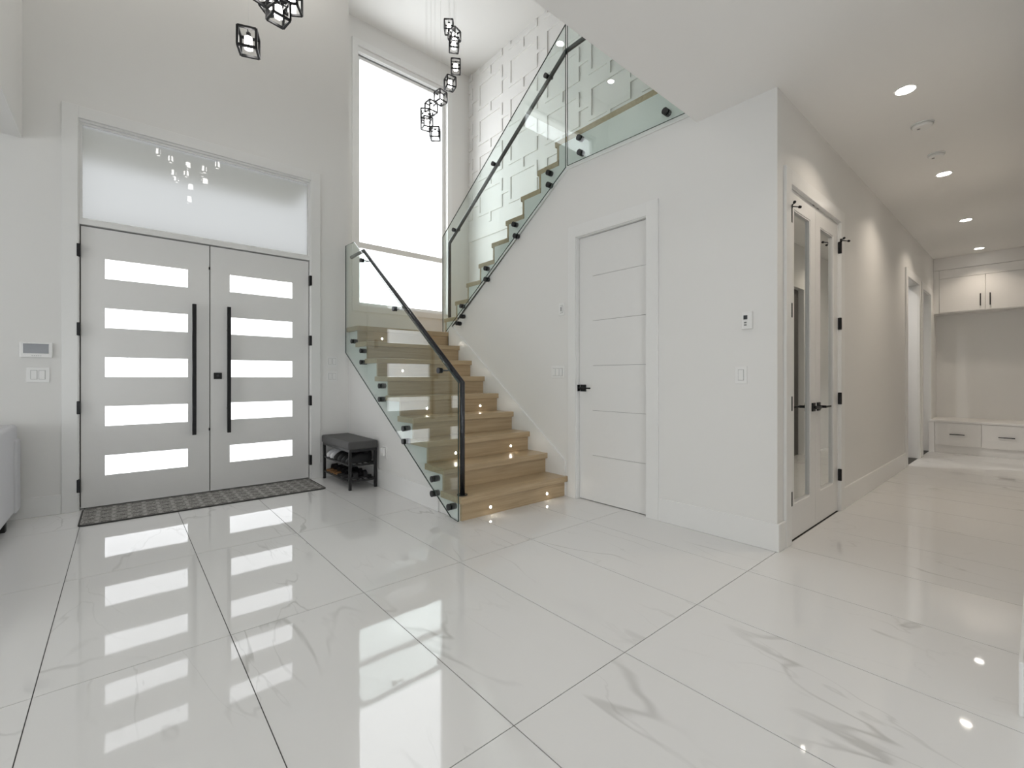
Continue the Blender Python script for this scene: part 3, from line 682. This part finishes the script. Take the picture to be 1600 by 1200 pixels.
# ------------------------------------------------------------------ recessed lights and smoke alarms
def downlight(x, y, z, label, power, col=(1.0, 0.88, 0.74), grp='recessed hall lights', spread=2.2):
    e = thing('recessed_light', (x, y, z), label, 'light', grp)
    bm = NB(); cyl(bm, (0, 0, -0.004), (0, 0, 0), 0.062, 28); obj('trim_ring', bm, 'plastic', e, world=False)
    bm = NB(); cyl(bm, (0, 0, -0.0055), (0, 0, -0.004), 0.050, 28); obj('diffuser', bm, 'led', e, world=False)
    l = bpy.data.lights.new('recessed_light_beam', 'AREA'); l.shape = 'DISK'; l.size = 0.095; l.energy = power; l.color = col; l.spread = spread
    o = bpy.data.objects.new('recessed_light_beam', l); COL.objects.link(o); o.parent = e; o.location = (0, 0, -0.008)
for x, y, lb in ((3.889, 0.575, 'round recessed ceiling light nearest the wall corner'), (5.761, 0.58, 'round recessed light beyond the smoke alarms'), (7.649, 0.58, 'round recessed light above the hall doorways'), (9.47, 0.58, 'farthest recessed light before the mudroom cabinets')):
    downlight(x, y, ZC, lb, DOWN if x < 9 else DOWN * 0.6, spread=2.2 if x < 9 else 1.9)
for x, y, lb in ((-0.08, 4.84, 'recessed light high over the front door, mirrored in upper glass'), (1.24, 4.80, 'second recessed light high over the front door, mirrored near the handrail')):
    downlight(x, y, ZT, lb, DOWN * 1.5, (1, 0.96, 0.9), 'recessed foyer lights', 2.6)
for x, lb in ((2.02, 'added unseen ceiling light just before the hall'), (0.15, 'added unseen ceiling light over the camera position'), (-1.72, 'added unseen light in the living room ceiling')):
    downlight(x, 0.575, ZC if x > -0.6 else 3.04, lb, DOWN * 0.5, (1.0, 0.95, 0.90), 'added living lights', 2.4)  # unseen lights added to brighten the low ceiling by floor bounce
downlight(7.3, 1.72, ZC, 'added unseen light in the side room, standing in for daylight', DOWN * 3.0, (1.0, 0.98, 0.95), 'added side room lights', 2.6)  # added lamp that brightens the doorway jamb in place of daylight
for i, (x, y) in enumerate(((4.515, 0.572), (5.206, 0.571))):
    e = thing('smoke_alarm', (x, y, ZC), ['larger white smoke alarm beside the first ceiling light', 'smaller white smoke alarm beside the second ceiling light'][i], 'smoke alarm', 'ceiling smoke alarms')
    R = 0.068 if i == 0 else 0.058
    bm = NB(); cyl(bm, (0, 0, -0.008), (0, 0, 0), R, 32); obj('mounting_plate', bm, 'plastic', e, world=False)
    bm = NB(); cyl(bm, (0, 0, -0.028), (0, 0, -0.012), R * 0.78, 32, R * 0.94); cyl(bm, (0, 0, -0.012), (0, 0, -0.008), R * 0.86, 24, mi=0); obj('alarm_body', bm, 'plastic', e, world=False)
    bm = NB(); cyl(bm, (0.0, 0.02, -0.030), (0.0, 0.02, -0.028), 0.010, 14); obj('test_button', bm, 'ink', e, world=False)

# ------------------------------------------------------------------ switches, thermostat, intercom, outlet
def plate(name, axis, p, out, u0, u1, z0, z1, n, label, style='rocker'):
    """wall plate with n rockers on plane axis=p, facing out"""
    loc = (p, (u0 + u1) / 2, (z0 + z1) / 2) if axis == 'X' else ((u0 + u1) / 2, p, (z0 + z1) / 2)
    e = thing(name, loc, label, 'outlet' if style == 'outlet' else 'switch')
    def B(a, b, n0, n1, za, zb):
        na, nb = sorted((p + out * n0, p + out * n1)); return (na, nb, a, b, za, zb) if axis == 'X' else (a, b, na, nb, za, zb)
    boxo('wall_plate', B(u0, u1, 0, 0.006, z0, z1), 'plastic', e, 0.002)
    w = (u1 - u0); cw = min(0.034, w / n * 0.6); h = (z1 - z0) * 0.29; zc = (z0 + z1) / 2
    for i in range(n):
        uc = (u0 + u1) / 2 + (i - (n - 1) / 2) * min(0.046, w / n * 0.85)
        boxo('rocker_gap', B(uc - cw / 2 - 0.002, uc + cw / 2 + 0.002, 0.0055, 0.0065, zc - h - 0.002, zc + h + 0.002), 'ink', e)
        bm = NB(); b_ = B(uc - cw / 2, uc + cw / 2, 0.006, 0.010, zc - h, zc + h); box(bm, *b_); bevel(bm, 0.0015); obj('rocker', bm, 'plastic', e)
        if style == 'dimmer':
            boxo('slider', B(uc - 0.004, uc + 0.004, 0.010, 0.013, zc - 0.02, zc + 0.02), 'ink', e)
        if style == 'outlet':
            for dz in (-0.018, 0.018):
                for du in (-0.006, 0.006): boxo('slot', B(uc + du - 0.001, uc + du + 0.001, 0.0095, 0.0105, zc + dz - 0.005, zc + dz + 0.005), 'ink', e)
    return e
plate('light_switch', 'Y', YF, -1, -0.577, -0.444, 1.09, 1.21, 2, 'double white switch below the wall screen by the front door')
plate('light_switch', 'Y', YF, -1, 1.775, 1.893, 1.255, 1.372, 2, 'upper double switch between front door and stairs')
plate('light_switch', 'Y', YF, -1, 1.775, 1.893, 1.083, 1.20, 2, 'lower double switch between front door and stairs')
plate('light_switch', 'X', XC, -1, 2.973, 3.143, 1.121, 1.24, 3, 'triple white switch left of the under-stair door')
plate('light_switch', 'X', XC, -1, 2.972, 3.045, 1.725, 1.845, 1, 'small single dimmer switch high beside the under-stair door', 'dimmer')
plate('light_switch', 'X', XC, -1, 1.296, 1.375, 1.085, 1.205, 1, 'single white switch below the thermostat')
plate('wall_outlet', 'X', XU, -1, 4.285, 4.385, 0.315, 0.43, 1, 'white plug-in unit on the wall outlet beside the shoe bench', 'outlet')
boxo('plug_in_unit', (XU - 0.040, XU - 0.010, 4.305, 4.362, 0.338, 0.415), 'plastic', bpy.data.objects['wall_outlet'], 0.004)
e = thing('thermostat', (XC, 1.29, 1.455), 'small white thermostat with dark display near the wall corner', 'thermostat')
boxo('body', (XC - 0.022, XC, 1.258, 1.326, 1.455, 1.573), 'plastic', e, 0.005)
boxo('display', (XC - 0.0235, XC - 0.0215, 1.287, 1.312, 1.520, 1.548), 'lcd', e)
for dz in (1.478, 1.494): boxo('button', (XC - 0.024, XC - 0.0215, 1.292, 1.308, dz, dz + 0.010), 'ink', e)
e = thing('intercom_screen', (-0.515, YF, 1.29), 'white intercom monitor with dark screen on the entrance wall', 'monitor')
boxo('body', (-0.612, -0.425, YF - 0.022, YF, 1.288, 1.412), 'plastic', e, 0.006)
boxo('screen', (-0.592, -0.448, YF - 0.0235, YF - 0.0215, 1.322, 1.400), 'screen', e)
for i in range(5): boxo('button', (-0.545 + i * 0.012, -0.538 + i * 0.012, YF - 0.0232, YF - 0.0215, 1.302, 1.305), 'ink', e)

# ------------------------------------------------------------------ floor mat
e = thing('floor_mat', (0.66, 5.0, 0), 'long grey basket-weave floor mat in front of the doors', 'mat')
def rrect(x0, x1, y0, y1, r, n=5):
    pts = []
    for cx, cy, a0 in ((x1 - r, y1 - r, 0), (x0 + r, y1 - r, PI / 2), (x0 + r, y0 + r, PI), (x1 - r, y0 + r, 1.5 * PI)):
        for i in range(n + 1): a = a0 + PI / 2 * i / n; pts.append((cx + r * math.cos(a), cy + r * math.sin(a)))
    return pts
mx0, mx1, my0, my1 = -0.250, 1.580, 4.715, 5.292
bm = NB(); prism(bm, rrect(mx0 + 0.012, mx1 - 0.012, my0 + 0.012, my1 - 0.012, 0.03), 0.0, 0.010, 'Z'); obj('woven_top', bm, 'mat', e)
bm = NB(); o1 = rrect(mx0, mx1, my0, my1, 0.04); i1 = rrect(mx0 + 0.012, mx1 - 0.012, my0 + 0.012, my1 - 0.012, 0.03); n = len(o1)
rings = [[bm.verts.new((p[0], p[1], z)) for p in q] for q, z in ((o1, 0.0), (o1, 0.009), (i1, 0.0115), (i1, 0.0))]
for A, B in zip(rings, rings[1:] + rings[:1]):
    for i in range(n): bm.faces.new((A[i], A[(i + 1) % n], B[(i + 1) % n], B[i]))
bmesh.ops.recalc_face_normals(bm, faces=bm.faces[:]); obj('edge_binding', bm, 'bind', e)

# ------------------------------------------------------------------ shoe bench
e = thing('shoe_bench', (1.86, 4.86, 0), 'dark grey padded shoe bench with two shelves beside the stairs', 'bench')
bx0, bx1, by0, by1 = 1.715, 2.005, 4.47, 5.245
bm = NB(); box(bm, bx0 - 0.012, bx1 + 0.006, by0 - 0.012, by1 + 0.012, 0.405, 0.485); bevel(bm, 0.014, 3); obj('seat_cushion', bm, 'cushion', e, smooth=False)
bm = NB(); box(bm, bx0, bx1, by0, by1, 0.38, 0.405); obj('seat_frame', bm, 'steel', e)
for x in (bx0, bx1 - 0.026):
    for y in (by0, by1 - 0.026): boxo('leg', (x, x + 0.026, y, y + 0.026, 0, 0.38), 'steel', e, 0.002, 1)
for zz in (0.085, 0.245):
    bm = NB()
    for y in (by0 + 0.004, by1 - 0.022): box(bm, bx0 + 0.026, bx1 - 0.026, y, y + 0.018, zz - 0.009, zz + 0.009)
    for x in (bx0 + 0.004, bx1 - 0.022): box(bm, x, x + 0.018, by0 + 0.026, by1 - 0.026, zz - 0.009, zz + 0.009)
    sh = obj('shelf', bm, 'steel', e)
    for i in range(4):
        x = bx0 + 0.055 + i * 0.06; bm = NB(); cyl(bm, (x, by0 + 0.012, zz), (x, by1 - 0.012, zz), 0.006, 8); obj('rod', bm, 'steel', sh)

# ------------------------------------------------------------------ shoes
def outline(L, Wd, n=22):
    pts = []
    for i in range(n):
        t = 2 * PI * i / n; u = math.cos(t); v = math.sin(t)
        w = Wd / 2 * (0.80 + 0.20 * u + (0.10 if u > 0 else 0)); pts.append((u * L / 2, v * abs(v) ** -0.25 * w if abs(v) > 1e-6 else 0.0))
    return pts
def shoe_parts(kind, L=0.275, Wd=0.098):
    """local mesh parts, toe towards +X, sole on z=0"""
    P = []
    o = outline(L, Wd); bm = NB(); prism(bm, o, 0, 0.024 if kind != 'sandal' else 0.020, 'Z'); P.append(('sole', bm, 1))
    if kind == 'shoe':
        bm = NB(); rings = []; ns = 12
        for i in range(ns):
            t = i / (ns - 1); x = -L / 2 * 0.96 + L * 0.96 * t
            w = Wd * 0.46 * (math.sin(PI * min(1, max(0.0, 0.10 + t * 0.86))) ** 0.35) * (0.86 + 0.16 * t)
            h = 0.088 - 0.012 * t if t < 0.38 else 0.083 * (1 - (t - 0.38) / 0.62) ** 0.62 + 0.012
            ring = []
            for j in range(9):
                a = PI * j / 8; ring.append(bm.verts.new((x, -math.cos(a) * w * (1 - 0.10 * math.sin(a)), 0.022 + math.sin(a) ** 0.6 * (h - 0.0))))
            rings.append(ring)
        for A, B in zip(rings, rings[1:]):
            for j in range(8): f = bm.faces.new((A[j], B[j], B[j + 1], A[j + 1])); f.smooth = True
        bm.faces.new(rings[0]); bm.faces.new(rings[-1][::-1])
        bmesh.ops.recalc_face_normals(bm, faces=bm.faces[:]); P.append(('upper', bm, 0))
        bm = NB()
        for i in range(4): sweep(bm, [(-0.01 + i * 0.022, -0.028, 0.083 - i * 0.008), (-0.006 + i * 0.022, 0, 0.104 - i * 0.009), (-0.01 + i * 0.022, 0.028, 0.083 - i * 0.008)], 0.003, 6)
        P.append(('laces', bm, 2))
        bm = NB(); cyl(bm, (-0.075, 0, 0.096), (-0.075, 0, 0.114), 0.038, 16, 0.034); P.append(('collar', bm, 0))
    else:
        for x0, w0 in ((0.05, 0.028), (-0.055, 0.020)):
            bm = NB(); n = 8; A = []; B = []
            for j in range(n + 1):
                a = PI * j / n; y = -math.cos(a) * Wd * 0.44; z = 0.020 + math.sin(a) * 0.052
                A.append(((x0 - w0), y, z)); B.append(((x0 + w0), y, z))
            for j in range(n):
                q = [Vector(v) for v in (A[j], B[j], B[j + 1], A[j + 1])]
                vs = [bm.verts.new(v) for v in q]; vs2 = [bm.verts.new(v + Vector((0, 0, 0.004))) for v in q]
                bm.faces.new(vs); bm.faces.new(vs2[::-1])
                for i in range(4): bm.faces.new((vs[i], vs2[i], vs2[(i + 1) % 4], vs[(i + 1) % 4]))
            bmesh.ops.recalc_face_normals(bm, faces=bm.faces[:]); P.append(('strap', bm, 0))
    return P
protos = {}
def shoe(name, key, kind, mats, loc, rz, label, cat, group):
    e = thing(name, loc, label, cat, group, rotz=rz)
    if key not in protos:
        protos[key] = []
        for nm_, bm, mi in shoe_parts(kind):
            o = obj(nm_, bm, mats[mi], e, world=False); protos[key].append(o)
    else:
        for p in protos[key]: q = p.copy(); COL.objects.link(q); q.parent = e
XS = 1.86
rows = [
 ('sneaker', 'w', 'shoe', ('shoewhite', 'shoewhite', 'plastic'), 5.145, 0.2545, PI, 'white sneaker at the door end of the upper shelf', 'shoe'),
 ('sneaker', 'w', 'shoe', ('shoewhite', 'shoewhite', 'plastic'), 5.035, 0.2545, PI, 'white sneaker beside the first black shoe, upper shelf', 'shoe'),
 ('black_shoe', 'b', 'shoe', ('shoeblack', 'soleblack', 'soleblack'), 4.920, 0.2545, PI, 'black shoe next to the white sneakers on the upper shelf', 'shoe'),
 ('black_shoe', 'b', 'shoe', ('shoeblack', 'soleblack', 'soleblack'), 4.812, 0.2545, PI, 'second black shoe from the white sneakers, upper shelf', 'shoe'),
 ('black_shoe', 'b', 'shoe', ('shoeblack', 'soleblack', 'soleblack'), 4.700, 0.2545, PI, 'third black shoe from the white sneakers, upper shelf', 'shoe'),
 ('black_shoe', 'b', 'shoe', ('shoeblack', 'soleblack', 'soleblack'), 4.590, 0.2545, PI, 'last black shoe at the near end of the upper shelf', 'shoe'),
 ('sandal', 's', 'sandal', ('shoeblack', 'brown', 'brown'), 5.145, 0.0945, PI, 'brown sandal with dark straps at the door end, lower shelf', 'sandal'),
 ('sandal', 's', 'sandal', ('shoeblack', 'brown', 'brown'), 5.035, 0.0945, PI, 'brown sandal beside the black sandals on the lower shelf', 'sandal'),
 ('sandal', 's', 'sandal', ('shoeblack', 'brown', 'brown'), 4.925, 0.0945, PI, 'brown sandal in the middle of the lower shelf', 'sandal'),
 ('black_sandal', 'k', 'sandal', ('shoeblack', 'soleblack', 'soleblack'), 4.812, 0.0945, PI, 'black sandal nearest the brown ones, lower shelf', 'sandal'),
 ('black_sandal', 'k', 'sandal', ('shoeblack', 'soleblack', 'soleblack'), 4.700, 0.0945, PI, 'black sandal between two others on the lower shelf', 'sandal'),
 ('black_sandal', 'k', 'sandal', ('shoeblack', 'soleblack', 'soleblack'), 4.590, 0.0945, PI, 'black sandal at the near end of the lower shelf', 'sandal'),
]
for nm_, key, kind, mats, y, z, rz_, lb, cat in rows:
    shoe(nm_, key, kind, mats, (XS, y, z - 0.003), rz_, lb, cat, 'shoes on the bench')

# ------------------------------------------------------------------ sofa at the left edge
e = thing('sofa', (-1.05, 4.2, 0), 'light grey fabric sofa with its back to the entrance', 'sofa')
bm = NB(); box(bm, -0.80, -0.615, 3.05, 5.215, 0.09, 0.762); bevel(bm, 0.022, 3); obj('back', bm, 'sofa', e)
bm = NB(); box(bm, -1.50, -0.60, 5.06, 5.245, 0.09, 0.655); bevel(bm, 0.02, 3); obj('arm', bm, 'sofa', e)
bm = NB(); box(bm, -1.50, -0.62, 2.93, 3.07, 0.09, 0.655); bevel(bm, 0.02, 3); obj('arm', bm, 'sofa', e)
bm = NB(); box(bm, -1.50, -0.80, 3.07, 5.06, 0.09, 0.30); bevel(bm, 0.02, 2); obj('seat_base', bm, 'sofa', e)
for i in range(3):
    y = 3.075 + i * 0.66; bm = NB(); box(bm, -1.52, -0.81, y, y + 0.655, 0.30, 0.45); bevel(bm, 0.035, 3); obj('seat_cushion', bm, 'sofa', e)
for x in (-0.72, -1.42):
    for y in (3.0, 5.10): boxo('foot', (x - 0.03, x + 0.03, y - 0.03, y + 0.03, 0, 0.09), 'soleblack', e)
boxo('foot', (-0.70, -0.64, 4.90, 4.96, 0, 0.09), 'soleblack', e)
bm = NB(); bmesh.ops.create_uvsphere(bm, u_segments=20, v_segments=12, radius=1)
for v in bm.verts:
    x, y, z = v.co; sgn = lambda a: (1 if a >= 0 else -1)
    v.co = (x * 0.075, sgn(y) * abs(y) ** 0.5 * 0.21, sgn(z) * abs(z) ** 0.5 * 0.20)
bmesh.ops.rotate(bm, verts=bm.verts[:], cent=(0, 0, 0), matrix=Matrix.Rotation(-0.30, 3, 'Y'))
bmesh.ops.translate(bm, verts=bm.verts[:], vec=(-0.92, 4.42, 0.655))
p = obj('throw_pillow', bm, 'sofadark', smooth=True); tag(p, 'grey throw pillow peeking over the sofa back', 'pillow')

# ------------------------------------------------------------------ mudroom at the end of the hall
def cab_door(parent, x, y0, y1, z0, z1, hy, hz0, hz1, nm_='cabinet_door', horiz=False):
    d = boxo(nm_, (x - 0.02, x, y0, y1, z0, z1), 'cab', parent, 0.002, 1)
    if horiz: b_ = (x - 0.045, x - 0.035, hy - 0.08, hy + 0.08, hz0 - 0.006, hz0 + 0.006)
    else: b_ = (x - 0.045, x - 0.035, hy - 0.006, hy + 0.006, hz0, hz1)
    h = boxo('bar_pull', b_, 'black', d, 0.002, 1)
    return d
XUF = 9.84
e = thing('upper_cabinet', (10.0, 0.57, 2.135), 'white upper mudroom cabinet with two doors and black pulls', 'cabinet')
boxo('carcass', (XUF, XM, YR + 0.001, YH - 0.001, 2.135, 2.815), 'cab', e)
boxo('filler', (XUF - 0.018, XM, YR + 0.001, YH - 0.001, 2.82, ZC), 'cab', e)
boxo('side_filler', (XUF - 0.02, XUF, 1.045, YH - 0.001, 2.135, 2.815), 'cab', e)
cab_door(e, XUF, 0.539, 1.041, 2.150, 2.68, 0.588, 2.21, 2.395)
cab_door(e, XUF, YR + 0.01, 0.533, 2.150, 2.68, 0.487, 2.21, 2.395)
boxo('top_rail', (XUF - 0.02, XUF, YR + 0.001, 1.041, 2.684, 2.815), 'cab', e)
XBF = 9.36
e = thing('bench_cabinet', (9.6, 0.57, 0), 'white mudroom bench with two drawers and black pulls', 'cabinet')
boxo('carcass', (XBF, XM, YR + 0.001, YH - 0.001, 0.11, 0.455), 'cab', e)
boxo('bench_top', (XBF - 0.03, XM, YR + 0.001, YH - 0.001, 0.455, 0.485), 'cab', e, 0.002, 1)
boxo('plinth', (XBF + 0.01, XM, YR + 0.001, YH - 0.001, 0, 0.11), 'cab', e)
boxo('side_filler', (XBF - 0.02, XBF, 1.045, YH - 0.001, 0.0, 0.455), 'cab', e)
cab_door(e, XBF, 0.553, 1.04, 0.12, 0.452, 0.80, 0.285, 0, 'drawer', True)
cab_door(e, XBF, YR + 0.01, 0.547, 0.12, 0.452, 0.305, 0.285, 0, 'drawer', True)
pl = plate('light_switch', 'X', XM, -1, 0.05, 0.15, 1.20, 1.40, 1, 'white switch on the mudroom wall at the picture edge')
dm = boxo('door_mat', (8.95, 9.36, YH + 0.13, YH + 0.5, 0, 0.012), 'brown'); tag(dm, 'small dark brown mat in the last doorway of the hall', 'mat')
